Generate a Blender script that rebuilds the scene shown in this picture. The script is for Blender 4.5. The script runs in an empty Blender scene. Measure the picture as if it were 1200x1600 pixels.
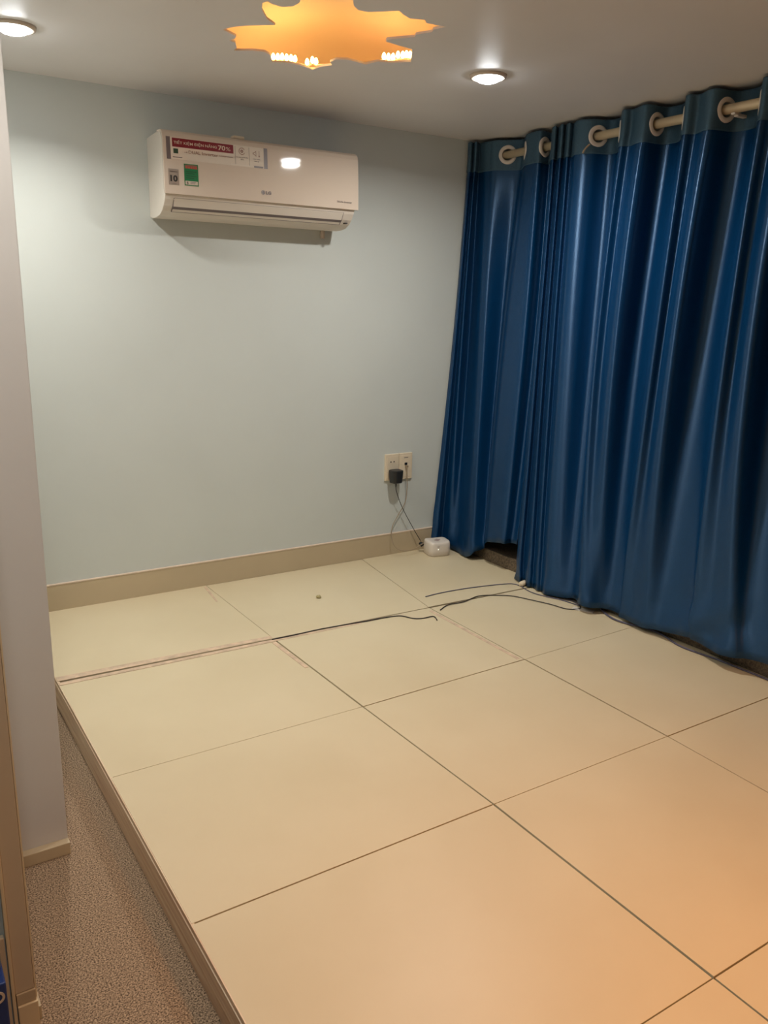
import bpy, bmesh, math, random
from mathutils import Vector, Matrix
random.seed(7)
C = bpy.context.scene.collection
# ------------------------------------------------------------------ camera, world, lights, exposure
def make_camera():
    cd = bpy.data.cameras.new('camera'); o = bpy.data.objects.new('camera', cd); C.objects.link(o)
    r = Vector([0.843875, -0.536134, 0.020858]); u = Vector([0.114536, 0.217986, 0.969208]); w = Vector([0.524172, 0.815501, -0.245359])
    m = Matrix((r, u, -w)).transposed().to_4x4(); m.translation = Vector([-0.4466, -1.378, 1.214])
    o.matrix_world = m
    cd.sensor_fit = 'VERTICAL'; cd.sensor_height = 24.0; cd.lens = 24.0*1288.26/1600.0; cd.clip_start = .02
    bpy.context.scene.camera = o
make_camera()
CEIL = 1.957; YW = 1.923; CARPET = -.10; XROD = 2.187; ZROD = 1.882
world = bpy.data.worlds.new('world'); bpy.context.scene.world = world; world.use_nodes = True
world.node_tree.nodes['Background'].inputs[0].default_value = (.5, .55, .6, 1)
world.node_tree.nodes['Background'].inputs[1].default_value = .05
sc = bpy.context.scene
sc.view_settings.view_transform = 'Standard'; sc.view_settings.look = 'None'
sc.view_settings.exposure = 0.95; sc.view_settings.gamma = 1.0; sc.view_settings.use_curve_mapping = False
def spot(name, loc, power, col, angle=150, blend=.9, radius=.04, aim=(0,0,-1)):
    l = bpy.data.lights.new(name, 'SPOT'); l.energy = power; l.color = col
    l.spot_size = math.radians(angle); l.spot_blend = blend; l.shadow_soft_size = radius
    o = bpy.data.objects.new(name, l); C.objects.link(o); o.location = loc
    o.rotation_euler = Vector(aim).to_track_quat('-Z', 'Y').to_euler(); return o
def disk(name, loc, power, col, size=.09, spread=180):
    l = bpy.data.lights.new(name, 'AREA'); l.shape = 'DISK'; l.size = size; l.energy = power; l.color = col
    l.spread = math.radians(spread)
    o = bpy.data.objects.new(name, l); C.objects.link(o); o.location = loc; return o
COOL = (1.0, .97, .90); WARM = (1.0, .41, .15)
DOWN = [[0.05, 1.4], [1.454, 0.994]]
SEEN_POWER = (3.8, 6.4)
for (x, y), pw, spread in zip(DOWN, SEEN_POWER, (144, 165)): disk('downlight_lamp', (x, y, CEIL-.027), pw, COOL, .075, spread)
# out of view: a downlight before the pillar, then an added fill lamp
spot('downlight_lamp', (-.22, .08, CEIL-.02), 12, COOL, 150, .9, .04)
spot('downlight_lamp', (-.38, -.75, CEIL-.02), 14, COOL, 150, .8, .04)  # added to brighten the pillar face and the carpet
# added warm lamp, unseen, tinting the front of the floor orange
spot('warm_floor_fill', (.85, -1.0, CEIL-.02), 50, (1.0, .36, .04), 112, 1.0, .1)
# warm strip light inside the ceiling recess
for p in ((.45, 1.28), (1.24, .85), (.42, .72), (1.2, 1.2), (1.1, .42), (.82, 1.38), (.42, 1.0)):
    l = bpy.data.lights.new('recess_lamp', 'POINT'); l.energy = .2; l.color = WARM; l.shadow_soft_size = .02
    o = bpy.data.objects.new('recess_lamp', l); C.objects.link(o); o.location = (p[0], p[1], CEIL+.04)

# ------------------------------------------------------------------ materials
def srgb(r, g, b):
    f = lambda c: ((c/255+.055)/1.055)**2.4 if c/255 > .04045 else c/255/12.92
    return (f(r), f(g), f(b), 1)
def mat(name, col, rough=.6, noise=0, scale=8, bump=0, bscale=200, metal=0, spec=.5, sheen=0, col2=None, coat=0, emit=None, estr=0, stretch=None):
    m = bpy.data.materials.new(name); m.use_nodes = True; nt = m.node_tree; N = nt.nodes; L = nt.links
    b = N['Principled BSDF']; b.inputs['Base Color'].default_value = col; b.inputs['Roughness'].default_value = rough
    b.inputs['Metallic'].default_value = metal; b.inputs['Specular IOR Level'].default_value = spec
    b.inputs['Sheen Weight'].default_value = sheen; b.inputs['Coat Weight'].default_value = coat
    tc = N.new('ShaderNodeTexCoord'); src = tc.outputs['Object']
    if stretch:
        mp = N.new('ShaderNodeMapping'); mp.inputs['Scale'].default_value = stretch; L.new(src, mp.inputs[0]); src = mp.outputs[0]
    if noise:
        n = N.new('ShaderNodeTexNoise'); n.inputs['Scale'].default_value = scale; n.inputs['Detail'].default_value = 5
        L.new(src, n.inputs['Vector'])
        mx = N.new('ShaderNodeMix'); mx.data_type = 'RGBA'
        c2 = col2 or tuple(c*(1-noise) for c in col[:3])+(1,)
        mx.inputs['A'].default_value = col; mx.inputs['B'].default_value = c2
        rp = N.new('ShaderNodeMapRange'); rp.inputs['From Min'].default_value = .35; rp.inputs['From Max'].default_value = .65
        L.new(n.outputs['Fac'], rp.inputs['Value']); L.new(rp.outputs[0], mx.inputs['Factor']); L.new(mx.outputs['Result'], b.inputs['Base Color'])
    if bump:
        n = N.new('ShaderNodeTexNoise'); n.inputs['Scale'].default_value = bscale; n.inputs['Detail'].default_value = 3
        L.new(src, n.inputs['Vector'])
        bp = N.new('ShaderNodeBump'); bp.inputs['Strength'].default_value = bump; bp.inputs['Distance'].default_value = .002
        L.new(n.outputs['Fac'], bp.inputs['Height']); L.new(bp.outputs[0], b.inputs['Normal'])
    if emit: b.inputs['Emission Color'].default_value = emit; b.inputs['Emission Strength'].default_value = estr
    return m
M = {}
M['wall'] = mat('wall_paint', srgb(206, 211, 207), .55, .03, 3, .08, 60)
M['pillar'] = mat('pillar_paint', srgb(214, 210, 207), .6, .03, 3, .08, 60)
M['ceiling'] = mat('ceiling_paint', srgb(232, 228, 226), .45, .03, 3, .06, 40)
M['tile'] = mat('tile_glaze', srgb(215, 200, 168), .42, .035, 2.2, .03, 12, spec=.4, col2=srgb(209, 193, 160))
M['residue'] = mat('joint_residue', srgb(222, 194, 166), .6, .3, 30)
M['base'] = mat('grout_dark', srgb(40, 32, 28), .9)
M['grout'] = mat('grout_light', srgb(112, 92, 72), .9, .3, 30)
M['side'] = mat('platform_side', srgb(236, 214, 184), .5, .25, 3, .1, 60, col2=srgb(208, 176, 146), stretch=(30, 1.2, 30))
M['skirt'] = mat('skirting_tile', srgb(196, 178, 148), .35, .06, 4)
M['skirt_top'] = mat('skirting_top', srgb(226, 205, 184), .5, .1, 20)
M['granite'] = mat('granite_kerb', srgb(120, 104, 84), .45, .5, 160, col2=srgb(66, 56, 48))
M['white'] = mat('white_plastic', srgb(214, 198, 182), .05, spec=.35)
M['white_matte'] = mat('white_plastic_matte', srgb(222, 212, 200), .45)
M['dark'] = mat('dark_gap', srgb(50, 46, 44), .6)
M['grey_print'] = mat('grey_print', srgb(112, 100, 100), .4)
M['red_print'] = mat('dark_red_print', srgb(128, 22, 40), .35)
M['green_print'] = mat('green_print', srgb(20, 118, 70), .35)
M['green_dark'] = mat('green_dark_print', srgb(40, 70, 50), .35)
M['orange_print'] = mat('red_orange_print', srgb(214, 70, 50), .35)
M['brown_print'] = mat('brown_print', srgb(140, 96, 80), .4)
M['clear'] = mat('sticker_film', srgb(226, 214, 200), .08, coat=.3)
M['black'] = mat('black_plastic', srgb(36, 38, 40), .4)
M['cable_purple'] = mat('cable_purple', srgb(84, 82, 104), .5)
M['cable_black'] = mat('cable_black', srgb(44, 36, 34), .5)
M['cable_white'] = mat('cable_white', srgb(156, 138, 114), .5)
M['metal'] = mat('rod_metal', srgb(226, 206, 172), .35, metal=.3)
M['grommet'] = mat('grommet_plastic', srgb(222, 212, 202), .35)
M['cream'] = mat('cream_lining', srgb(226, 210, 184), .5)
M['blue_box'] = mat('blue_print', srgb(36, 62, 128), .4, .3, 20)
M['bluegrey'] = mat('bluegrey_plastic', srgb(92, 112, 130), .4)
M['jamb'] = mat('door_jamb', srgb(204, 186, 160), .45, .05, 6)
M['jamb_light'] = mat('door_jamb_bead', srgb(226, 206, 170), .45, .05, 6)
M['lens'] = mat('lamp_lens', (1, 1, 1, 1), .5, emit=(.95, .98, 1, 1), estr=30)
M['bulb'] = mat('warm_bulb', (1, .8, .5, 1), .5, emit=(1, .62, .2, 1), estr=14)
M['recess'] = mat('recess_paint', srgb(226, 214, 190), .7)
def carpet_mat():
    m = mat('carpet', srgb(190, 164, 136), .95, .55, 300, 1.0, 300, spec=.1, col2=srgb(78, 64, 52))
    return m
M['carpet'] = carpet_mat()
def satin_mat(name, c1, rough):
    m = bpy.data.materials.new(name); m.use_nodes = True; nt = m.node_tree; N = nt.nodes; L = nt.links
    b = N['Principled BSDF']; b.inputs['Roughness'].default_value = rough
    b.inputs['Specular IOR Level'].default_value = .75; b.inputs['Metallic'].default_value = .2; b.inputs['Specular Tint'].default_value = (.62, .82, 1, 1)
    b.inputs['Anisotropic'].default_value = .85; b.inputs['Anisotropic Rotation'].default_value = .25; tg = N.new('ShaderNodeTangent'); tg.direction_type = 'UV_MAP'; tg.uv_map = 'weave'; L.new(tg.outputs[0], b.inputs['Tangent'])
    b.inputs['Sheen Weight'].default_value = .03; b.inputs['Sheen Roughness'].default_value = .4; b.inputs['Sheen Tint'].default_value = (.4, .6, .8, 1)
    tc = N.new('ShaderNodeTexCoord'); mp = N.new('ShaderNodeMapping'); mp.inputs['Scale'].default_value = (1, 1, .3)
    L.new(tc.outputs['Object'], mp.inputs[0])
    n = N.new('ShaderNodeTexNoise'); n.inputs['Scale'].default_value = 420; n.inputs['Detail'].default_value = 4; L.new(mp.outputs[0], n.inputs['Vector'])
    mx = N.new('ShaderNodeMix'); mx.data_type = 'RGBA'; mx.inputs['A'].default_value = tuple(x*.7 for x in c1[:3])+(1,); mx.inputs['B'].default_value = tuple(x*1.3 for x in c1[:3])+(1,)
    L.new(n.outputs['Fac'], mx.inputs['Factor']); L.new(mx.outputs['Result'], b.inputs['Base Color'])
    bp = N.new('ShaderNodeBump'); bp.inputs['Strength'].default_value = .35; bp.inputs['Distance'].default_value = .001
    L.new(n.outputs['Fac'], bp.inputs['Height']); L.new(bp.outputs[0], b.inputs['Normal'])
    return m
M['satin'] = satin_mat('blue_satin', srgb(4, 54, 96), .36)
M['satin_band'] = satin_mat('blue_header', srgb(66, 94, 114), .6)

# ------------------------------------------------------------------ helpers
def link(name, me, m, parent=None, smooth=False):
    if m: me.materials.append(m)
    if smooth:
        for p in me.polygons: p.use_smooth = True
    o = bpy.data.objects.new(name, me); C.objects.link(o)
    if parent: o.parent = parent
    return o
def obj(name, bm, m, parent=None, smooth=False, bevel=0):
    bmesh.ops.recalc_face_normals(bm, faces=bm.faces)
    if bevel:
        bmesh.ops.bevel(bm, geom=[e for e in bm.edges if len(e.link_faces) == 2 and e.calc_face_angle(0) > .5], offset=bevel, segments=2, affect='EDGES', profile=.6)
    me = bpy.data.meshes.new(name); bm.to_mesh(me); bm.free()
    return link(name, me, m, parent, smooth)
def bx(bm, x0, x1, y0, y1, z0, z1):
    v = [bm.verts.new((x, y, z)) for z in (z0, z1) for y in (y0, y1) for x in (x0, x1)]
    for f in ((0,1,3,2),(4,5,7,6),(0,1,5,4),(2,3,7,6),(0,2,6,4),(1,3,7,5)): bm.faces.new([v[i] for i in f])
def box(name, x0, x1, y0, y1, z0, z1, m, parent=None, bevel=0):
    bm = bmesh.new(); bx(bm, x0, x1, y0, y1, z0, z1); return obj(name, bm, m, parent, False, bevel)
def prism(bm, pts, z0, z1):
    a = [bm.verts.new((p[0], p[1], z0)) for p in pts]; b = [bm.verts.new((p[0], p[1], z1)) for p in pts]
    bm.faces.new(a); bm.faces.new(b)
    for i in range(len(pts)): j = (i+1) % len(pts); bm.faces.new((a[i], a[j], b[j], b[i]))
def catmull(P, n=8):
    P = [Vector(p) for p in P]; out = []
    for i in range(len(P)-1):
        a, b, c, d = P[max(i-1, 0)], P[i], P[i+1], P[min(i+2, len(P)-1)]
        for k in range(n):
            t = k/n; out.append(.5*((2*b)+(c-a)*t+(2*a-5*b+4*c-d)*t*t+(3*b-a-3*c+d)*t**3))
    return out+[P[-1]]
def tube(bm, pts, r, seg=8, up=Vector((0, 0, 1)), caps=True):
    pts = [Vector(p) for p in pts]; rings = []
    for i, p in enumerate(pts):
        t = (pts[min(i+1, len(pts)-1)]-pts[max(i-1, 0)]).normalized()
        a = t.cross(up)
        if a.length < .05: a = t.cross(Vector((0, 1, 0)))
        a.normalize(); b = t.cross(a)
        rr = r[i] if isinstance(r, (list, tuple)) else r
        rings.append([bm.verts.new(p+a*math.cos(2*math.pi*k/seg)*rr+b*math.sin(2*math.pi*k/seg)*rr) for k in range(seg)])
    for A, B in zip(rings, rings[1:]):
        for k in range(seg): bm.faces.new((A[k], A[(k+1) % seg], B[(k+1) % seg], B[k]))
    if caps: bm.faces.new(rings[0]); bm.faces.new(rings[-1])
def tag(o, label, cat, group=None):
    o['label'] = label; o['category'] = cat
    if group: o['group'] = group
    return o
def thing(name, label, cat, loc=(0, 0, 0), group=None):
    o = bpy.data.objects.new(name, None); C.objects.link(o); o.location = loc; o.empty_display_size = .05
    return tag(o, label, cat, group)
def adopt(root):
    # children were built in world coordinates: shift them so that they sit under their thing
    bpy.context.view_layer.update()
    inv = Matrix.Translation(-Vector(root.location))
    for c in root.children: c.matrix_local = inv @ c.matrix_local
def struct(o): o['kind'] = 'structure'; return o
def text(name, s, size, m, parent, fit=None, bold=0, align='LEFT'):
    cu = bpy.data.curves.new(name, 'FONT'); cu.body = s; cu.size = size; cu.extrude = .0002; cu.offset = bold; cu.align_x = align; cu.resolution_u = 3
    t = bpy.data.objects.new(name, cu); C.objects.link(t); bpy.context.view_layer.update()
    me = bpy.data.meshes.new_from_object(t.evaluated_get(bpy.context.evaluated_depsgraph_get()))
    bpy.data.objects.remove(t)
    if fit:
        xs = [v.co.x for v in me.vertices]; ys = [v.co.y for v in me.vertices]
        w = max(xs)-min(xs); h = max(ys)-min(ys); x0, y0 = min(xs), min(ys)
        for v in me.vertices: v.co.x = (v.co.x-x0)*fit[0]/w; v.co.y = (v.co.y-y0)*fit[1]/h
    me.materials.clear()
    return link(name, me, m, parent)

# ------------------------------------------------------------------ structure
LEAF = [[0.654, 0.947], [0.615, 0.916], [0.572, 0.854], [0.553, 0.809], [0.558, 0.788], [0.574, 0.799], [0.606, 0.805], [0.628, 0.783], [0.629, 0.747], [0.613, 0.703], [0.588, 0.646], [0.552, 0.602], [0.509, 0.576], [0.5, 0.545], [0.515, 0.516], [0.51, 0.468], [0.504, 0.414], [0.491, 0.345], [0.535, 0.392], [0.572, 0.423], [0.613, 0.437], [0.656, 0.441], [0.669, 0.479], [0.672, 0.525], [0.695, 0.589], [0.721, 0.635], [0.753, 0.685], [0.78, 0.707], [0.808, 0.704], [0.84, 0.675], [0.869, 0.647], [0.89, 0.663], [0.925, 0.681], [0.964, 0.665], [0.982, 0.684], [1.011, 0.683], [1.044, 0.678], [1.029, 0.717], [1.039, 0.737], [1.016, 0.783], [1.026, 0.804], [0.994, 0.842], [0.974, 0.872], [0.982, 0.889], [1.031, 0.898], [1.086, 0.905], [1.118, 0.955], [1.159, 1.019], [1.111, 1.064], [1.071, 1.077], [1.058, 1.131], [1.022, 1.122], [0.982, 1.118], [0.954, 1.138], [0.953, 1.175], [0.976, 1.203], [0.956, 1.236], [0.949, 1.289], [0.918, 1.275], [0.882, 1.265], [0.847, 1.263], [0.803, 1.288], [0.765, 1.22], [0.737, 1.199], [0.702, 1.209], [0.654, 1.245], [0.651, 1.214], [0.628, 1.168], [0.603, 1.156], [0.611, 1.135], [0.606, 1.109], [0.575, 1.088], [0.55, 1.072], [0.567, 1.031], [0.598, 0.995]]
def ceiling():
    cu = bpy.data.curves.new('ceiling', 'CURVE'); cu.dimensions = '2D'; cu.fill_mode = 'BOTH'; cu.extrude = .003
    for pts in ([(-2.2, -3.4), (2.6, -3.4), (2.6, 2.1), (-2.2, 2.1)], LEAF):
        s = cu.splines.new('POLY'); s.points.add(len(pts)-1); s.use_cyclic_u = True
        for q, p in zip(s.points, pts): q.co = (p[0], p[1], 0, 1)
    t = bpy.data.objects.new('t', cu); C.objects.link(t); bpy.context.view_layer.update()
    me = bpy.data.meshes.new_from_object(t.evaluated_get(bpy.context.evaluated_depsgraph_get())); bpy.data.objects.remove(t)
    me.name = 'ceiling'; me.materials.clear()
    o = link('ceiling', me, M['ceiling']); o.location = (0, 0, CEIL+.003); struct(o)
    # recess above the leaf shaped opening: sides and top
    bm = bmesh.new(); n = 64; rs = []
    for k_, z in ((1, 0), (1, .025), (.985, .06), (.94, .10), (.85, .135), (.70, .155), (.5, .165), (.25, .168)):
        ring_ = []
        for i in range(n):
            a = 2*math.pi*i/n; cx = math.copysign(abs(math.cos(a))**.6, math.cos(a)); cy = math.copysign(abs(math.sin(a))**.6, math.sin(a))
            ring_.append(bm.verts.new((.84+cx*.64*k_, .84+cy*.74*k_, CEIL+.006+z)))
        rs.append(ring_)
    for A, B in zip(rs, rs[1:]):
        for i in range(n): bm.faces.new((A[i], A[(i+1) % n], B[(i+1) % n], B[i]))
    bm.faces.new(rs[-1])
    struct(obj('ceiling_recess', bm, M['recess'], o, True))
    bpy.data.objects['ceiling_recess'].location = (0, 0, -(CEIL+.003))
ceiling()
struct(box('floor', -2.2, 2.6, -3.4, 2.1, CARPET-.04, CARPET, M['carpet']))
struct(box('wall_back', -2.2, 2.6, YW, YW+.1, CARPET, CEIL, M['wall']))
struct(box('wall_right', 2.33, 2.43, -3.4, YW, CARPET, CEIL, M['wall']))
struct(box('wall_front', -2.2, 2.6, -3.5, -3.4, CARPET, CEIL, M['wall']))
struct(box('wall_far_left', -2.3, -2.2, -3.4, YW, CARPET, CEIL, M['wall']))
struct(box('wall_left', -.40, -.30, .012, YW, CARPET, CEIL, M['wall']))
pl = struct(box('wall_pillar', -.30, -.133, .508, .80, CARPET, CEIL, M['pillar'], bevel=.002))
struct(box('baseboard_pillar', -.29, -.1325, .485, .508, CARPET, CARPET+.032, M['skirt'], bevel=.002))
struct(box('baseboard_left', -.30, -.285, .02, .485, CARPET, CARPET+.03, M['skirt'], bevel=.002))
bb = struct(box('baseboard_back', -.133, 2.33, YW-.010, YW, 0, .105, M['skirt']))
struct(box('skirting_top_edge', -.133, 2.33, YW-.0115, YW, .1052, .1105, M['skirt_top'], bb, .001))
# door frame whose edge shows at the far left
door = bpy.data.objects.new('door_1', None); C.objects.link(door); struct(door); door.location = (-.31, 0, CARPET)
D0 = Vector(door.location)
def jpart(name, a, m, bev=.0015):
    o = box(name, *a, m, door, bev); o.location = -D0; return o
jpart('jamb', (-.328, -.296, 0, .010, -.008, 1.95), M['jamb'])
jpart('stop_bead', (-.3345, -.3285, -.006, .008, CARPET, 1.95), M['jamb_light'])
jpart('outer_casing', (-.347, -.3365, -.004, .008, CARPET, .12), M['jamb'])
jpart('plinth_block', (-.327, -.2945, -.003, .010, -.032, -.0085), M['skirt'])
jpart('plinth_base', (-.3265, -.2925, -.007, .010, CARPET, -.0325), M['jamb_light'])
jpart('edge_seal', (-.2955, -.2925, .001, .010, -.03, 1.95), M['jamb_light'], .0005)
# granite kerb along the curtain
struct(box('trim_kerb', 2.072, 2.33, -3.0, YW, 0, .06, M['granite'], bevel=.004))

# tiled platform
plat = bpy.data.objects.new('floor_platform', None); C.objects.link(plat); struct(plat); plat.location = (0, 0, CARPET); plat['label'] = 'raised platform of large cream tiles'
def pchild(o): o.location = (0, 0, -CARPET); return o
pchild(box('platform_core', .006, 2.33, -2.6, YW, CARPET, -.012, M['base'], plat))
g = {'01': [0.003, 1.271], '02': [0.003, 0.605], '03': [-0.0, -0.006], '11': [0.757, 1.218], '12': [0.771, 0.611], '13': [0.791, 0.006], '14': [0.787, -0.637], '21': [1.451, 1.207], '22': [1.449, 0.627], '23': [1.449, 0.007], '10': [0.752, 1.893], '20': [1.548, 1.853], '00': [0.094, 1.96]}
X = [[0, .765, 1.452, 2.08, 2.3], ]
def P(k): return g[k]
rows = [  # y lines from the wall to the front, corners measured on the floor
    [(0.0, YW), (.752, YW), (1.548, YW), (2.32, YW)],
    [(0.0, 1.250), (.757, 1.232), (1.451, 1.214), (2.32, 1.19)],
    [(0.0, .607), (.770, .612), (1.449, .627), (2.32, .655)],
    [(0.0, -.004), (.788, .004), (1.449, .006), (2.32, .004)],
    [(0.0, -.637), (.787, -.638), (1.432, -.638), (2.32, -.638)],
    [(0.0, -1.27), (.787, -1.27), (1.43, -1.27), (2.32, -1.27)],
    [(0.0, -1.9), (.787, -1.9), (1.43, -1.9), (2.32, -1.9)],
    [(0.0, -2.55), (.787, -2.55), (1.43, -2.55), (2.32, -2.55)]]
GAPX = {1: .0035, 2: .0028}
for j in range(len(rows)-1):
    for i in range(3):
        a, b, c, d = rows[j+1][i], rows[j+1][i+1], rows[j][i+1], rows[j][i]
        gb = gt = .0022
        if j == 0 and i == 2: gb = .001
        if j == 1 and i == 2: gt = .001
        if i == 2 and j > 0: gb *= .5; gt *= .5
        gx0 = (.0026 if i == 1 else (.0024 if i == 2 else 0)); gx1 = (.0026 if i == 0 else (.0022 if i == 1 else 0))
        if j == 0: gx0 *= .6; gx1 *= .4
        q = [(a[0]+gx0, a[1]+.0015), (b[0]-gx1, b[1]+.0015), (c[0]-gx1, c[1]-.0015), (d[0]+gx0, d[1]-.0015)]
        if j == 0: q[0] = (q[0][0], q[0][1]+.005); q[1] = (q[1][0], q[1][1]+.002*(i < 2))
        if j == 1: q[3] = (q[3][0], q[3][1]-.0045); q[2] = (q[2][0], q[2][1]-.002*(i < 2))
        bm = bmesh.new(); prism(bm, q, -.0115, 0.0 - (.0008 if (i+j) % 2 else 0))
        t = pchild(obj('tile', bm, M['tile'], plat, bevel=.0007))
# thin strips of adhesive residue beside the open joints
def strip(pts):
    bm = bmesh.new(); prism(bm, pts, -.0005, .0007); pchild(obj('joint_residue', bm, M['residue'], plat))
strip([(.0, 1.256), (.757, 1.238), (.757, 1.262), (0, 1.290)])
strip([(.0, 1.222), (.757, 1.206), (.757, 1.226), (0, 1.243)])
strip([(.757, 1.208), (1.12, 1.200), (1.12, 1.214), (.757, 1.224)])
strip([(1.424, .64), (1.438, .64), (1.440, 1.18), (1.426, 1.18)])
strip([(.715, 1.70), (.722, 1.70), (.748, 1.90), (.735, 1.90)])
strip([(.742, .95), (.756, .95), (.752, 1.20), (.735, 1.20)])
# edging on the open left side: nosing, laminate board and a thin line between
pchild(box('edge_nosing', -.0025, .0055, -2.55, YW-.012, -.012, -.0009, M['side'], plat, .001))
pchild(box('edge_board', -.0045, .0055, -2.55, YW-.012, -.058, -.0135, M['side'], plat, .001))
pchild(box('edge_board', -.003, .0055, -2.55, YW-.012, CARPET, -.0592, M['side'], plat, .001))

# ------------------------------------------------------------------ air conditioner
AX0, AX1 = .578, 1.390
ac = thing('air_conditioner', 'white wall-mounted split air conditioner with stickers on its front, high on the back wall', 'air conditioner', (.984, YW, 1.5))
prof = [(0, 1.795), (-.150, 1.802), (-.172, 1.799), (-.184, 1.790), (-.190, 1.776), (-.196, 1.68), (-.198, 1.592), (-.190, 1.588), (-.186, 1.578), (-.180, 1.566), (-.165, 1.545), (-.145, 1.528), (-.115, 1.515), (-.07, 1.509), (-.03, 1.509), (0, 1.515)]
def extr(bm, pr, x0, x1):
    a = [bm.verts.new((x0, YW+p[0], p[1])) for p in pr]; b = [bm.verts.new((x1, YW+p[0], p[1])) for p in pr]
    bm.faces.new(a); bm.faces.new(b)
    for i in range(len(pr)): j = (i+1) % len(pr); bm.faces.new((a[i], a[j], b[j], b[i]))
bm = bmesh.new(); extr(bm, prof[:5]+[(-.190, 1.60)]+prof[7:], AX0+.004, AX1-.012)
obj('housing', bm, M['white_matte'], ac, bevel=.0025)
bm = bmesh.new(); extr(bm, [(-.13, 1.8035), (-.172, 1.8015), (-.186, 1.792), (-.1925, 1.776), (-.1975, 1.68), (-.1995, 1.583), (-.190, 1.583), (-.184, 1.60), (-.184, 1.77), (-.165, 1.795), (-.13, 1.798)], AX0, AX1)
obj('front_panel', bm, M['white'], ac, bevel=.0022)
# top grille and tape along the top edge
bm = bmesh.new()
for k in range(28): bx(bm, AX0+.03+k*.027, AX0+.042+k*.027, YW-.12, YW-.02, 1.7975, 1.806)
o = obj('top_grille', bm, M['white_matte'], ac); o['kind'] = 'stuff'
box('top_tape', AX0+.05, AX1-.05, YW-.128, YW-.112, 1.799, 1.8075, M['cream'], ac, .001)
box('bent_cable_tie', AX0+.285, AX0+.33, YW-.16, YW-.13, 1.804, 1.815, M['cream'], ac, .004)
# louvre following the lower curve, and dark joints around it
bm = bmesh.new(); extr(bm, [(-.1835, 1.570), (-.167, 1.5435), (-.146, 1.5265), (-.144, 1.530), (-.163, 1.547), (-.179, 1.572)], AX0+.040, AX1-.062)
lou = obj('air_louvre', bm, M['white_matte'], ac, bevel=.0008)
bm = bmesh.new(); extr(bm, [(-.1830, 1.5712), (-.166, 1.5425), (-.1445, 1.5255), (-.143, 1.530), (-.163, 1.547), (-.179, 1.5732)], AX0+.0375, AX1-.0595)
obj('louvre_gap', bm, M['grey_print'], ac)
bm = bmesh.new(); extr(bm, [(-.1875, 1.5835), (-.1868, 1.5805), (-.180, 1.5805), (-.180, 1.5835)], AX0+.006, AX1-.014)
obj('panel_gap', bm, M['grey_print'], ac)
box('receiver_window', AX1-.045, AX1-.032, YW-.166, YW-.150, 1.530, 1.5345, M['dark'], ac, .001)
box('drain_pipe', AX1-.075, AX1-.060, YW-.02, YW-.004, 1.478, 1.510, M['white'], ac, .003)
# stickers and writing: a frame lying on the front panel
def ypan(z): return YW - (.1975 + (1.68-z)/.097*.002 if z < 1.68 else .1925 + (1.776-z)/.096*.005)
def onp(o, x, z, out):
    # local xy plane of a flat thing -> the panel plane, lower left corner at x, z
    tilt = math.atan(.005/.096) if z > 1.67 else math.atan(.002/.097)
    o.matrix_local = Matrix.Translation((x, ypan(z)-out, z)) @ Matrix.Rotation(math.radians(90)-tilt, 4, 'X')
    return o
def plate(name, x0, x1, z0, z1, m, parent, out=.0004, th=.0004, bev=0):
    bm = bmesh.new(); bx(bm, 0, x1-x0, 0, z1-z0, 0, th)
    o = obj(name, bm, m, parent, bevel=bev); onp(o, x0, z0, out); return o
def label_text(s, x, z, w, h, m, parent, out=.0015, bold=0):
    o = text('lettering', s, .02, m, parent, (w, h), bold); onp(o, x, z, out); return o
film = plate('promotion_sticker', .591, .985, 1.702, 1.776, M['clear'], ac, .0004, .0003)
plate('sticker_bar', .591, .606, 1.701, 1.7765, M['grey_print'], ac, .0008)
plate('sticker_bar', .970, .985, 1.703, 1.7765, M['grey_print'], ac, .0008)
plate('red_banner', .613, .847, 1.744, 1.774, M['red_print'], ac, .0008)
label_text('TIẾT KIỆM ĐIỆN NĂNG', .619, 1.752, .163, .0165, M['white'], ac, bold=.0002)
label_text('70', .787, 1.750, .028, .017, M['white'], ac, bold=.0005)
label_text('%', .817, 1.751, .018, .013, M['white'], ac)
label_text('với', .657, 1.727, .012, .0045, M['brown_print'], ac)
label_text('DUAL', .673, 1.7255, .045, .011, M['brown_print'], ac)
label_text('Inverter', .724, 1.7255, .062, .011, M['brown_print'], ac)
label_text('Compressor', .790, 1.7265, .055, .0075, M['brown_print'], ac)
plate('green_square', .6165, .634, 1.722, 1.738, M['green_dark'], ac, .0008, bev=.0001)
plate('divider', .8535, .8545, 1.708, 1.772, M['grey_print'], ac, .0008)
plate('divider', .9095, .9105, 1.708, 1.772, M['grey_print'], ac, .0008)
def ring(name, x, z, r0, r1, m, parent, a0=0, a1=2*math.pi, n=28, out=.0008):
    bm = bmesh.new(); prev = None
    for k in range(n+1):
        a = a0+(a1-a0)*k/n; cur = [bm.verts.new((rr*math.cos(a), rr*math.sin(a), zz)) for rr, zz in ((r0,0),(r1,0),(r1,.0004),(r0,.0004))]
        if prev:
            for i in range(4): bm.faces.new((prev[i], prev[(i+1) % 4], cur[(i+1) % 4], cur[i]))
        prev = cur
    o = obj(name, bm, m, parent); onp(o, x, z, out); return o
ring('round_icon', .881, 1.756, .0105, .0125, M['brown_print'], ac, .5, 5.9)
ring('round_icon', .881, 1.756, .002, .0055, M['brown_print'], ac)
def poly(name, pts, x, z, m, parent, out=.0008):
    bm = bmesh.new(); prism(bm, pts, 0, .0004); o = obj(name, bm, m, parent); onp(o, x, z, out); return o
poly('speaker_icon', [(-.013, .003), (-.013, -.003), (-.009, -.003), (.001, -.010), (.001, .010), (-.009, .003)], .938, 1.753, M['brown_print'], ac)
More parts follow.
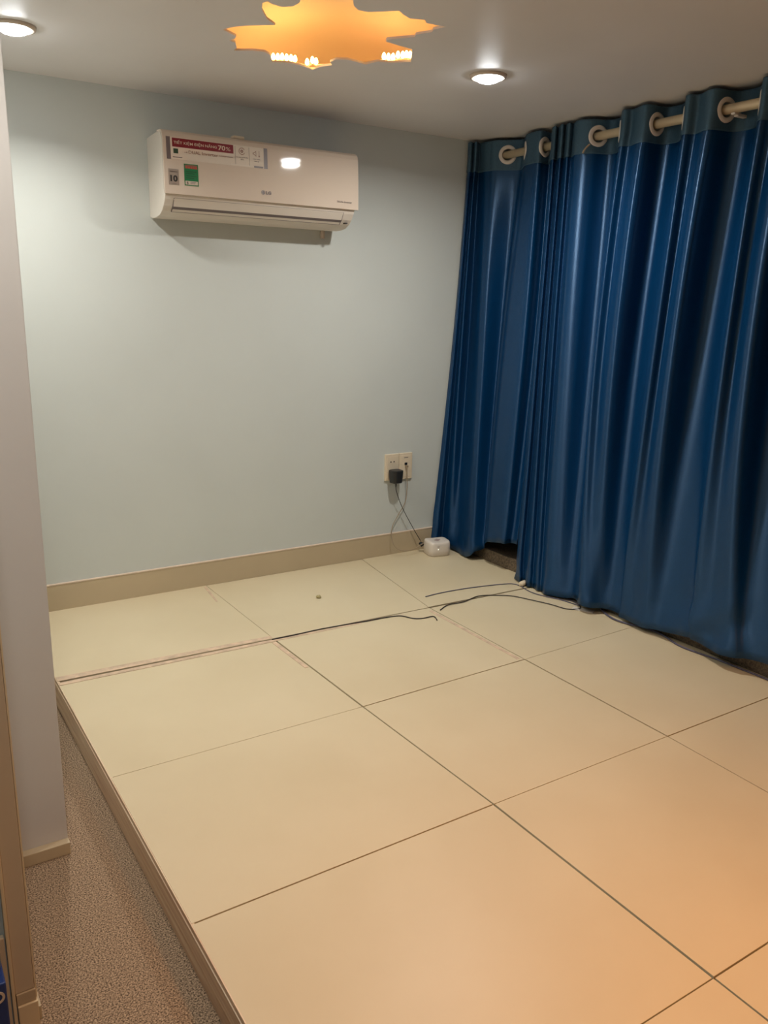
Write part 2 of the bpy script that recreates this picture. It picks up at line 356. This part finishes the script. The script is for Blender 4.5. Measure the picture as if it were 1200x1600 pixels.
poly('speaker_icon', [(-.0105, .0015), (-.0105, -.0015), (-.008, -.0015), (-.001, -.0065), (-.001, .0065), (-.008, .0015)], .938, 1.753, M['clear'], ac, .0012)
poly('arrow_icon', [(-.0008, .011), (.0008, .011), (.0008, -.006), (.0035, -.006), (0, -.012), (-.0035, -.006), (-.0008, -.006)], .951, 1.753, M['brown_print'], ac)
label_text('Làm lạnh nhanh hơn', .858, 1.732, .046, .0042, M['grey_print'], ac)
label_text('40%', .874, 1.725, .014, .0042, M['grey_print'], ac)
label_text('Vận hành', .926, 1.731, .028, .0045, M['grey_print'], ac)
label_text('êm ái', .931, 1.724, .018, .0042, M['grey_print'], ac)
plate('grey_tab', .929, .966, 1.7035, 1.7095, M['grey_print'], ac, .0008)
plate('fine_print_line', .835, .925, 1.7055, 1.708, M['white_matte'], ac, .0008)
plate('fine_print_line', .613, .648, 1.708, 1.7105, M['grey_print'], ac, .0008)
# ten year sticker
plate('grey_sticker', .594, .632, 1.614, 1.668, mat('silver_grey_print', srgb(160, 146, 134), .35), ac, .0006)
label_text('10', .600, 1.625, .027, .022, M['dark'], ac, bold=.0009)
label_text('WARRANTY', .599, 1.657, .028, .004, M['grey_print'], ac)
label_text('YEAR', .603, 1.617, .020, .003, M['grey_print'], ac)
# energy label
plate('energy_label', .653, .706, 1.616, 1.690, M['green_print'], ac, .0006)
plate('label_head', .656, .703, 1.674, 1.687, M['brown_print'], ac, .0011)
for k in range(5):
    pts = [((.0042 if i % 2 == 0 else .0018)*math.sin(i*math.pi/5), (.0042 if i % 2 == 0 else .0018)*math.cos(i*math.pi/5)) for i in range(10)]
    poly('star', pts, .6625+k*.0087, 1.6785, M['orange_print'], ac, .0016)
for k, (w_, z_) in enumerate(((.040, 1.663), (.034, 1.656), (.038, 1.648), (.030, 1.641))): plate('label_line', .659, .659+w_, z_, z_+.0022, M['green_dark'], ac, .0011)
plate('label_foot', .656, .703, 1.619, 1.632, M['white'], ac, .0011)
label_text('B', .661, 1.6205, .006, .009, M['dark'], ac, .002)
plate('label_line', .674, .696, 1.627, 1.6285, M['grey_print'], ac, .002)
plate('label_line', .674, .692, 1.6225, 1.624, M['grey_print'], ac, .002)
def under(parent, names, test):
    inv = parent.matrix_local.inverted()
    for c in list(ac.children):
        if c is not parent and c.name.split('.')[0] in names and test(c.matrix_local.translation):
            m_ = inv @ c.matrix_local; c.parent = parent; c.matrix_local = m_
bpy.context.view_layer.update()
under(bpy.data.objects['promotion_sticker'], ('sticker_bar', 'red_banner', 'lettering', 'green_square', 'divider', 'round_icon', 'speaker_icon', 'arrow_icon', 'grey_tab', 'fine_print_line'), lambda p: p.z > 1.695)
under(bpy.data.objects['energy_label'], ('label_head', 'star', 'label_line', 'label_foot', 'lettering'), lambda p: p.x > .645)
under(bpy.data.objects['grey_sticker'], ('lettering',), lambda p: p.x < .645 and p.z < 1.67)
# maker's mark: a round badge and two letters
bm = bmesh.new(); bmesh.ops.create_circle(bm, cap_ends=True, radius=.0082, segments=28)
onp(obj('round_badge', bm, M['grey_print'], ac), .9635, 1.6175, .0008)
ring('badge_line', .9635, 1.6175, .0058, .0068, M['clear'], ac, 0, 4.6, out=.0011)
label_text('LG', .9755, 1.611, .0215, .012, M['grey_print'], ac, bold=.0008)
label_text('DUAL Inverter', 1.290, 1.607, .068, .0068, M['grey_print'], ac)
adopt(ac)

# ------------------------------------------------------------------ lamps
def downlight(x, y, label):
    t = thing('downlight', label, 'ceiling light', (x, y, CEIL), 'round ceiling downlights')
    bm = bmesh.new(); n = 40; pr = [(.046, -.004), (.052, -.010), (.060, -.008), (.063, 0), (.046, 0)]
    rs = [[bm.verts.new((r*math.cos(2*math.pi*k/n), r*math.sin(2*math.pi*k/n), z)) for k in range(n)] for r, z in pr]
    for a in range(len(pr)):
        A, B = rs[a], rs[(a+1) % len(pr)]
        for k in range(n): bm.faces.new((A[k], A[(k+1) % n], B[(k+1) % n], B[k]))
    obj('trim_ring', bm, M['white'], t, True)
    bm = bmesh.new(); bmesh.ops.create_uvsphere(bm, u_segments=32, v_segments=16, radius=.045)
    for v in bm.verts: v.co.z = -.004 + min(v.co.z, 0)*.45
    obj('diffuser', bm, M['lens'], t, True)
downlight(*DOWN[0], 'glowing white downlight at the top left corner, near the pillar')
downlight(*DOWN[1], 'glowing white downlight in the ceiling between the leaf opening and the curtain')
def leaf_lamp():
    t = thing('led_string', 'string of small warm glowing lamps inside the leaf-shaped ceiling opening', 'string light', (.95, 1.2, CEIL+.006))
    pts = [[0.821, 1.317], [0.833, 1.308], [0.844, 1.299], [0.859, 1.297], [0.874, 1.295], [0.888, 1.294], [0.937, 1.303], [0.94, 1.272], [0.957, 1.278], [1.105, 1.094], [1.12, 1.091], [1.132, 1.082], [1.133, 1.055], [1.145, 1.046], [1.151, 1.033], [1.164, 1.032]]
    bm = bmesh.new(); tube(bm, [(p[0], p[1], CEIL+.012) for p in pts], .003); obj('cable', bm, M['cream'], t)
    me = None
    for k, p in enumerate(pts):
        if me is None:
            bm = bmesh.new(); bmesh.ops.create_uvsphere(bm, u_segments=12, v_segments=8, radius=.0065)
            for v in bm.verts:
                if v.co.z > 0: v.co.z *= 2.2
            o = obj('bulb', bm, M['bulb'], t, True); me = o.data
        else:
            o = bpy.data.objects.new('bulb', me); C.objects.link(o); o.parent = t
        o.location = (p[0], p[1], CEIL+.021)
    adopt(t)
leaf_lamp()

# ------------------------------------------------------------------ curtains
C1 = [[2.091, 1.91, 1.86, 2.036, 1.91, 0.959, 1.963, 1.91, 0.139], [2.086, 1.885, 1.858, 2.036, 1.885, 0.96, 1.981, 1.885, 0.143], [2.113, 1.9, 1.865, 2.067, 1.9, 0.959, 2.021, 1.9, 0.134], [2.1, 1.865, 1.862, 2.064, 1.865, 0.961, 2.026, 1.847, 0.146], [2.138, 1.885, 1.872, 2.123, 1.885, 0.959, 2.046, 1.806, 0.153], [2.136, 1.84, 1.871, 2.097, 1.792, 0.965, 2.022, 1.693, 0.183], [2.142, 1.81, 1.872, 2.092, 1.752, 0.968, 2.018, 1.659, 0.191], [2.152, 1.777, 1.875, 2.102, 1.731, 0.969, 2.026, 1.643, 0.194], [2.222, 1.7, 1.892, 2.172, 1.724, 0.969, 2.074, 1.634, 0.19], [2.217, 1.66, 1.891, 2.167, 1.695, 0.971, 2.071, 1.616, 0.195], [2.167, 1.59, 1.878, 2.117, 1.618, 0.976, 2.036, 1.56, 0.212], [2.155, 1.54, 1.875, 2.105, 1.55, 0.981, 2.028, 1.504, 0.227], [2.157, 1.494, 1.875, 2.107, 1.474, 0.986, 2.029, 1.429, 0.244], [2.217, 1.504, 1.891, 2.167, 1.477, 0.985, 2.071, 1.419, 0.241], [2.227, 1.483, 1.893, 2.177, 1.454, 0.986, 2.078, 1.387, 0.248]]
C2 = [[2.207, 1.461, 1.888, 2.157, 1.428, 0.988, 2.064, 1.355, 0.257], [2.167, 1.434, 1.878, 2.117, 1.406, 0.99, 2.036, 1.341, 0.264], [2.142, 1.392, 1.871, 2.092, 1.358, 0.994, 2.018, 1.297, 0.277], [2.175, 1.408, 1.88, 2.125, 1.369, 0.992, 2.042, 1.297, 0.274], [2.137, 1.345, 1.87, 2.087, 1.309, 0.997, 2.015, 1.235, 0.292], [2.167, 1.358, 1.878, 2.117, 1.316, 0.996, 2.036, 1.229, 0.29], [2.142, 1.31, 1.871, 2.092, 1.267, 1.0, 2.018, 1.187, 0.302], [2.167, 1.31, 1.878, 2.117, 1.265, 0.999, 2.036, 1.177, 0.303], [2.137, 1.254, 1.87, 2.087, 1.204, 1.004, 2.015, 1.125, 0.318], [2.162, 1.202, 1.876, 2.112, 1.155, 1.007, 2.033, 1.078, 0.326], [2.227, 1.169, 1.892, 2.177, 1.134, 1.007, 2.078, 1.044, 0.329], [2.227, 1.115, 1.892, 2.177, 1.084, 1.01, 2.078, 1.004, 0.338], [2.137, 1.019, 1.869, 2.087, 1.016, 1.016, 2.015, 0.938, 0.362], [2.159, 0.989, 1.875, 2.109, 0.989, 1.017, 2.03, 0.904, 0.368], [2.135, 0.906, 1.869, 2.085, 0.911, 1.023, 2.044, 0.858, 0.377], [2.227, 0.891, 1.892, 2.177, 0.895, 1.023, 2.099, 0.831, 0.376], [2.227, 0.813, 1.892, 2.177, 0.825, 1.027, 2.099, 0.769, 0.391], [2.137, 0.729, 1.869, 2.087, 0.731, 1.035, 2.045, 0.72, 0.409], [2.161, 0.694, 1.875, 2.111, 0.704, 1.036, 2.059, 0.68, 0.417], [2.135, 0.617, 1.868, 2.085, 0.634, 1.041, 2.044, 0.611, 0.435], [2.227, 0.588, 1.891, 2.177, 0.602, 1.041, 2.099, 0.562, 0.44], [2.227, 0.505, 1.891, 2.177, 0.511, 1.047, 2.099, 0.454, 0.465], [2.137, 0.431, 1.868, 2.087, 0.428, 1.054, 2.045, 0.402, 0.484], [2.161, 0.393, 1.874, 2.111, 0.396, 1.056, 2.059, 0.348, 0.495], [2.135, 0.311, 1.867, 2.085, 0.322, 1.061, 2.044, 0.274, 0.514]]
def ext(ctrl):
    # the same folds go on towards the camera, beyond the frame
    out = list(ctrl)
    while out[-1][1] > -1.0:
        base = out[-1]; y = base[1]
        for dy, o in ((-.03, .04), (-.115, .04), (-.15, -.05), (-.21, -.026), (-.28, -.052)):
            out.append([XROD+o, y+dy, ZROD, XROD+o-.05, y+dy+.01, 1.0, 2.075+o*.6, y+dy-.05, .45])
    return out
def hermite(a, b, c, t): # quadratic through z = top, mid, low
    return a*(2*(t-.5)*(t-1)) + b*(-4*t*(t-1)) + c*(2*t*(t-.5))
def cur(bm_pts, ctrl, ztop, hem, nx=9):
    n = len(ctrl)
    # sample the three guide curves
    def guide(k): return catmull([(c[3*k], c[3*k+1], c[3*k+2]) for c in ctrl], nx)
    return guide(0), guide(1), guide(2)
def sample(G, i, z):
    a, b, c = G[0][i], G[1][i], G[2][i]
    # piecewise interpolation over height, extrapolated to the hem
    def at(k):
        z0, z1, z2 = a[2], b[2], c[2]
        if z >= z0: return a[k]
        # Lagrange through three heights
        l0 = (z-z1)*(z-z2)/((z0-z1)*(z0-z2)); l1 = (z-z0)*(z-z2)/((z1-z0)*(z1-z2)); l2 = (z-z0)*(z-z1)/((z2-z0)*(z2-z1))
        return a[k]*l0+b[k]*l1+c[k]*l2
    return Vector((at(0), at(1), z))
def noise3(x, y, z):
    from mathutils import noise
    return noise.noise(Vector((x, y, z)))
def weave(o, grid):
    # thread directions: u runs across the cloth, v up
    me = o.data; uv = me.uv_layers.new(name='weave'); K = len(grid[0]); arc = [0]
    for a, b in zip(grid, grid[1:]): arc.append(arc[-1]+(a[K//2]-b[K//2]).length)
    for l in me.loops:
        i = l.vertex_index//K; uv.data[l.index].uv = (arc[i], me.vertices[l.vertex_index].co.z)
def curtain(name, label, ctrl, hemfun, extra=None, crumple=None):
    root = thing(name, label, 'curtain', (XROD, ctrl[0][1], 0))
    G = cur(None, ctrl, 1.945, None); n = len(G[0])
    ys = [G[2][i][1] for i in range(n)]
    ZT = 1.944; ZB = 1.815
    # where the fabric passes through the rod: grommets
    cross = []
    for i in range(1, n-1):
        d0 = G[0][i][0]-XROD; d1 = G[0][i+1][0]-XROD
        if d0*d1 < 0 or d0 == 0:
            f = d0/(d0-d1); p = G[0][i].lerp(G[0][i+1], f); tdir = (G[0][min(i+2, n-1)]-G[0][max(i-1, 0)]); tdir.z = 0
            if abs(p.y-ctrl[0][1]) > .1 or len(cross): cross.append((Vector((XROD, p.y, ZROD)), tdir.normalized()))
            elif name == 'blue_curtain': pass
    grid = []
    zs_top = [ZT-(ZT-ZB)*k/22 for k in range(23)]
    K = 64
    for i in range(n):
        hem = hemfun(i, G)
        col = []
        for z in zs_top: col.append(sample(G, i, z))
        for k in range(1, K+1):
            t = k/K; z = ZB+(hem-ZB)*t; p = sample(G, i, z)
            # soft drift of the folds and some wrinkling low down
            w = math.sin(min(1, t*1.3)*math.pi)*.004
            p.x += noise3(p.y*9, 1.7, z*1.1)*w
            low = max(0, 1-z/.28)
            p.x += noise3(p.y*16, z*14, 3)*.010*low; p.y += noise3(p.y*14, z*12, 9)*.010*low
            if crumple: p = crumple(p)
            if p.y > YW-.008: p.y = YW-.008
            p.x = min(p.x, 2.32)
            if p.z < .085: p.x = min(p.x, 2.066)
            col.append(p)
        grid.append(col)
    bm = bmesh.new()
    V = [[bm.verts.new(p) for p in col] for col in grid]
    hole = .031
    for i in range(n-1):
        for k in range(len(V[0])-1):
            c = (grid[i][k]+grid[i+1][k+1])*.5
            if any((c-h[0]).length < hole for h in cross): continue
            bm.faces.new((V[i][k], V[i+1][k], V[i+1][k+1], V[i][k+1]))
    fab = obj('fabric', bm, M['satin'], root, True); weave(fab, grid)
    md = fab.modifiers.new('thick', 'SOLIDIFY'); md.thickness = .0015; md.offset = 0
    # stiffened header band a hair in front of the fabric
    bm = bmesh.new(); W = []
    for i in range(n):
        a = grid[max(i-1, 0)][0]; b = grid[min(i+1, n-1)][0]; t = (b-a); t.z = 0
        nr = Vector((t.y, -t.x, 0)).normalized()
        W.append([bm.verts.new(grid[i][k]+nr*.0022+Vector((0, 0, .0005 if k == 0 else 0))) for k in range(23)])
    for i in range(n-1):
        for k in range(22):
            c = (W[i][k].co+W[i+1][k+1].co)*.5
            if any((c-h[0]).length < hole for h in cross): continue
            bm.faces.new((W[i][k], W[i+1][k], W[i+1][k+1], W[i][k+1]))
    hb = obj('header_band', bm, M['satin_band'], root, True); weave(hb, [g_[:23] for g_ in grid]); md = hb.modifiers.new('thick', 'SOLIDIFY'); md.thickness = .0012; md.offset = 0
    # grommets
    gm = None
    for p, t in cross:
        if gm is None:
            bm = bmesh.new(); N = 40; pr = [(.0245, -.0035), (.0265, -.006), (.034, -.0068), (.0395, -.0055), (.0415, -.002), (.0415, .002), (.0395, .0055), (.034, .0068), (.0265, .006), (.0245, .0035)]
            rs = [[bm.verts.new((z, r*math.cos(2*math.pi*k/N), r*math.sin(2*math.pi*k/N))) for k in range(N)] for r, z in pr]
            for a in range(len(pr)):
                for k in range(N): bm.faces.new((rs[a][k], rs[a][(k+1) % N], rs[(a+1) % len(pr)][(k+1) % N], rs[(a+1) % len(pr)][k]))
            o = obj('grommet', bm, M['grommet'], root, True); gm = o.data
        else:
            o = bpy.data.objects.new('grommet', gm); C.objects.link(o); o.parent = root
        nr = Vector((t.y, -t.x, 0))
        o.rotation_euler = (0, 0, math.atan2(nr.y, nr.x)); o.location = p
    if extra: extra(root, grid)
    adopt(root)
    return cross
def hem1(i, G):
    p = G[2][i]; y = p[1]
    # hem of the left curtain: to the floor near the corner, lifted over the kerb
    key = [(1.25, .15), (1.45, .14), (1.55, .12), (1.61, .09), (1.66, .03), (1.70, .008), (1.80, .006), (1.86, .012), (2.1, .02)]
    for (a, za), (b, zb) in zip(key, key[1:]):
        if a <= y <= b: return za+(zb-za)*(y-a)/(b-a)
    return key[0][1] if y < key[0][0] else key[-1][1]
def hem2(i, G):
    y = G[2][i][1]
    key = [(-3, .075), (.09, .075), (.31, .050), (.46, .052), (.62, .02), (.83, .024), (.96, .032), (1.05, .012), (1.15, .006), (1.6, .006)]
    for (a, za), (b, zb) in zip(key, key[1:]):
        if a <= y <= b: return za+(zb-za)*(y-a)/(b-a)
    return .02
def lining(root, grid):
    # the rolled hem shows its cream lining at the foot of the first fold
    bm = bmesh.new(); tube(bm, [Vector((1.958, 1.222, .0125)), Vector((1.99, 1.232, .0125))], .012, 20)
    obj('hem_lining', bm, M['cream'], root, True)
def crumple(p):
    # the cloth bunches where it meets the kerb
    d = math.exp(-((p.y-.30)/.16)**2)*max(0, 1-(p.z)/.30)
    if d > .01:
        a = math.sin((p.y*26)+(p.z*34)); p = p+Vector((-.014*d*a-.004*d, .012*d*math.cos(p.z*40), 0))
    return p
curtain('blue_curtain', 'narrow blue satin curtain hanging in the corner beside the back wall', C1, hem1)
curtain('blue_curtain', 'wide blue satin curtain on grommets filling the right side', ext(C2), hem2, lining, crumple)
# rod and its bracket
rod = thing('curtain_rod', 'pale metal curtain rod threaded through the grommets under the ceiling', 'curtain rod', (XROD, .9, ZROD))
bm = bmesh.new(); tube(bm, [(XROD, YW-.005, ZROD), (XROD, -1.4, ZROD)], .0165, 24); obj('pole', bm, M['metal'], rod, True)
for y in (.56, 1.88, -1.2):
    bm = bmesh.new(); bx(bm, XROD, 2.33, y-.008, y+.008, ZROD-.028, ZROD-.018); bx(bm, XROD-.018, XROD+.018, y-.008, y+.008, ZROD-.024, ZROD-.0165)
    obj('bracket', bm, M['grommet'], rod, bevel=.002)
adopt(rod)
def tie():
    bm = bmesh.new(); tube(bm, catmull([(2.140, 1.185, 1.847), (2.132, 1.195, 1.835), (2.128, 1.205, 1.822), (2.128, 1.208, 1.815)]), .004, 8)
    tag(obj('cable_tie', bm, M['cable_white'], None, True), 'small pale plastic tie hanging under a curtain grommet', 'tie')
tie()

# ------------------------------------------------------------------ sockets, plug, cords, router
def faceplate(x0, x1, label, kind):
    z0, z1 = .378, .508
    t = thing('wall_socket', label, 'socket', ((x0+x1)/2, YW, (z0+z1)/2), 'pair of wall plates')
    bm = bmesh.new(); bx(bm, x0, x1, YW-.010, YW, z0, z1); obj('cover_plate', bm, M['cream'], t, bevel=.003)
    cx = (x0+x1)/2
    bm = bmesh.new(); bx(bm, x0+.009, x1-.009, YW-.0115, YW-.0095, z0+.012, z1-.012); obj('insert', bm, M['cream'], t, bevel=.0006)
    if kind == 0:
        for dx in (-.009, .009):
            bm = bmesh.new(); tube(bm, [(cx+dx, YW-.0122, .470), (cx+dx, YW-.0118, .470)], .0035, 14); obj('pin_hole', bm, M['black'], t)
    else:
        box('network_port', cx-.008, cx+.008, YW-.0122, YW-.0114, .448, .460, M['black'], t, .0002)
        label = box('port_mark', cx-.012, cx+.012, YW-.0119, YW-.0114, .484, .4865, M['grey_print'], t)
        box('network_plug', cx-.006, cx+.006, YW-.026, YW-.0124, .438, .4475, M['cable_white'], t, .001)
    adopt(t)
faceplate(1.671, 1.7495, 'cream double-pin power socket plate with black adapter plugged in', 0)
faceplate(1.7510, 1.828, 'cream network socket plate right of the power socket', 1)
# black adapter with its cord
t = thing('power_adapter', 'black power adapter plugged into the left wall socket', 'adapter', (1.714, YW-.012, .40))
bm = bmesh.new(); bm2 = []
n = 24
def oval(z, a, b, cx=1.7135, cy=YW-.041): return [bm.verts.new((cx+a*math.copysign(abs(math.cos(q))**.6, math.cos(q)), cy+b*math.copysign(abs(math.sin(q))**.6, math.sin(q)), z)) for q in [2*math.pi*k/n for k in range(n)]]
RR = [oval(z, a, b) for z, a, b in ((.3715, .024, .022), (.3735, .027, .0255), (.40, .030, .028), (.432, .032, .029), (.4345, .0285, .026))]
for A_, B_ in zip(RR, RR[1:]):
    for k in range(n): bm.faces.new((A_[k], A_[(k+1) % n], B_[(k+1) % n], B_[k]))
bm.faces.new(RR[0]); bm.faces.new(RR[-1]); obj('adapter_body', bm, M['black'], t, False)
bm = bmesh.new(); tube(bm, [(1.713, YW-.043, .372), (1.713, YW-.043, .350)], [.0042, .0026], 12); obj('strain_relief', bm, M['black'], t, True)
bm = bmesh.new(); tube(bm, catmull([(1.713, YW-.043, .352)]+[[1.709, 1.878, 0.364], [1.721, 1.883, 0.321], [1.764, 1.893, 0.237], [1.829, 1.893, 0.13], [1.872, 1.883, 0.057]][1:]), .0017, 8); obj('cord', bm, M['cable_black'], t, True)
bm = bmesh.new(); tube(bm, [(1.866, 1.880, .050), (1.874, 1.866, .034)], [.008, .0095], 12); tube(bm, [(1.874, 1.874, .045), (1.889, 1.858, .043)], .006, 12)
obj('connector', bm, M['black'], t, True)
adopt(t)
bm = bmesh.new(); tube(bm, catmull([(1.7895, YW-.024, .440)]+[[1.783, 1.903, 0.448], [1.786, 1.893, 0.392], [1.791, 1.898, 0.327], [1.785, 1.903, 0.261], [1.745, 1.903, 0.201], [1.713, 1.903, 0.146], [1.704, 1.893, 0.094], [1.711, 1.873, 0.052], [1.748, 1.853, 0.029], [1.817, 1.853, 0.029], [1.855, 1.863, 0.041]][1:]+[(1.885, 1.86, .05)], 10), .0019, 8)
tag(obj('network_cable', bm, M['cable_white'], None, True), 'thin pale cable looping from the network socket to the router', 'cable')
# router
t = thing('router', 'small white rounded router on the floor in the corner', 'router', (1.925, 1.80, 0))
bm = bmesh.new(); n = 40
def sq(z, a, sc=1):
    th = math.radians(-12); out = []
    for k in range(n):
        q = 2*math.pi*k/n; x = a*math.copysign(abs(math.cos(q))**.5, math.cos(q)); y = a*.92*math.copysign(abs(math.sin(q))**.5, math.sin(q))
        out.append(bm.verts.new((1.925+x*math.cos(th)-y*math.sin(th), 1.815+x*math.sin(th)+y*math.cos(th), z+(.004*(x/a)**2 if z > .05 else 0))))
    return out
RR = [sq(z, a) for z, a in ((0.0, .054), (.003, .0575), (.03, .059), (.055, .058), (.0655, .0565), (.0695, .0525), (.0690, .040), (.0675, .02))]
for A_, B_ in zip(RR, RR[1:]):
    for k in range(n): bm.faces.new((A_[k], A_[(k+1) % n], B_[(k+1) % n], B_[k]))
bm.faces.new(RR[0]); bm.faces.new(RR[-1]); obj('router_body', bm, M['white_matte'], t, True)
bm = bmesh.new(); bx(bm, -.016, .016, -.012, .012, 0, .0006); o = obj('top_label', bm, mat('router_label', srgb(170, 150, 145), .5), t); o.location = (1.928, 1.818, .0706); o.rotation_euler = (0, 0, .5)
bm = bmesh.new(); tube(bm, [(1.893, 1.7595, .040), (1.893, 1.7575, .040)], .0022, 12); obj('status_light', bm, mat('status_light', (1, 1, 1, 1), .4, emit=(1, .95, .8, 1), estr=.6), t)
o = box('logo_mark', 1.888, 1.900, 1.7575, 1.7585, .052, .0545, M['grey_print'], t)
adopt(t)
# cables on the floor
def cable(name, pts, r, m, label):
    bm = bmesh.new(); tube(bm, catmull([(p[0], p[1], r+.0005) for p in pts], 8), r, 8)
    return tag(obj(name, bm, m, None, True), label, 'cable')
cable('network_cable', [[1.509, 1.322, 0.003], [1.598, 1.328, 0.003], [1.732, 1.32, 0.003], [1.891, 1.29, 0.003], [1.957, 1.254, 0.003], [1.948, 1.143, 0.003], [1.963, 1.078, 0.003], [1.997, 0.996, 0.003], [2.012, 0.917, 0.003], [2.026, 0.962, 0.003], [2.025, 1.025, 0.003], [2.073, 1.102, 0.003], [2.121, 1.172, 0.003]], .0020, M['cable_purple'], 'thin purple cable lying back from the corner tile to a loop under the curtain')
cable('network_cable', [[1.47, 1.162, 0.003], [1.533, 1.194, 0.003], [1.615, 1.192, 0.003], [1.715, 1.217, 0.003], [1.785, 1.187, 0.003], [1.841, 1.146, 0.003], [1.875, 1.082, 0.003], [1.916, 0.988, 0.003], [1.937, 0.916, 0.003], [1.984, 0.89, 0.003], [2.014, 0.916, 0.003]], .0020, M['cable_black'], 'dark thin cable curving over the tiles in front of the curtain loop')
cable('network_cable', [[2.109, 0.913, 0.004], [2.053, 0.831, 0.004], [2.022, 0.751, 0.004], [2.024, 0.686, 0.004], [2.055, 0.6, 0.004], [2.057, 0.525, 0.004], [2.029, 0.429, 0.004], [2.033, 0.347, 0.004], [2.045, 0.275, 0.004], [2.049, 0.175, 0.004], [2.053, 0.08, 0.004], [2.044, -0.04, 0.004]], .0036, M['cable_purple'], 'thicker blue-purple cable running along the curtain foot to the right edge')
cable('floor_cable', [[0.746, 1.223, 0.003], [0.836, 1.221, 0.003], [0.946, 1.223, 0.003], [1.068, 1.214, 0.003], [1.15, 1.206, 0.003], [1.223, 1.203, 0.003], [1.29, 1.189, 0.003], [1.32, 1.141, 0.003], [1.353, 1.122, 0.003], [1.403, 1.118, 0.003], [1.392, 1.077, 0.003]], .0022, M['cable_black'], 'thin dark cord lying along the open joint between back and second tile rows')
# crumb and card
bm = bmesh.new(); bmesh.ops.create_icosphere(bm, subdivisions=2, radius=.011)
for v in bm.verts: v.co *= 1+.35*noise3(v.co.x*120, v.co.y*120, v.co.z*120); v.co.z = max(-.005, v.co.z*.7)+.005
o = obj('crumb', bm, mat('crumb', srgb(190, 176, 128), .8, .4, 120)); o.location = ([1.108, 1.537, 0.0][0], [1.108, 1.537, 0.0][1], .0003)
tag(o, 'small beige crumb of plaster lying on a back-row tile', 'debris')
bm = bmesh.new(); bx(bm, -.045, .045, -.018, .018, 0, .0015); o = obj('plastic_strip', bm, M['white_matte'], bevel=.0004); o.location = ([2.007, 0.895, 0.0][0]-.015, [2.007, 0.895, 0.0][1]-.02, .0003); o.rotation_euler = (0, 0, -1.1)
tag(o, 'small pale flat strip lying at the curtain foot by the cable loop', 'debris')
# blue box and a grey-blue tub standing outside the door frame at the left edge
t = thing('storage_box', 'blue printed box at the lower left edge beside the door frame', 'box', (-.44, -.03, CARPET))
box('carton', -.52, -.3485, -.10, .0, CARPET, .112, M['blue_box'], t, .003)
bm = bmesh.new(); prev = None
for k in range(25):
    a = 2*math.pi*k/24; c_ = [bm.verts.new((-.364+rr*math.cos(a), yy, .118-.03+rr*math.sin(a))) for rr, yy in ((.008, -.1005), (.012, -.1005), (.012, -.1015), (.008, -.1015))]
    if prev:
        for i in range(4): bm.faces.new((prev[i], prev[(i+1) % 4], c_[(i+1) % 4], c_[i]))
    prev = c_
obj('white_ring_print', bm, M['white'], t)
adopt(t)
bm = bmesh.new(); n = 24
pr = [(.030, .1125), (.038, .118), (.040, .16), (.038, .235), (.028, .262), (.012, .272)]
rs = [[bm.verts.new((-.388+r*math.cos(2*math.pi*k/n), -.055+r*math.sin(2*math.pi*k/n), z)) for k in range(n)] for r, z in pr]
for A_, B_ in zip(rs, rs[1:]):
    for k in range(n): bm.faces.new((A_[k], A_[(k+1) % n], B_[(k+1) % n], B_[k]))
bm.faces.new(rs[0]); bm.faces.new(rs[-1])
tag(obj('plastic_bottle', bm, M['bluegrey'], None, True), 'grey-blue rounded bottle on the blue box at the left edge', 'bottle')
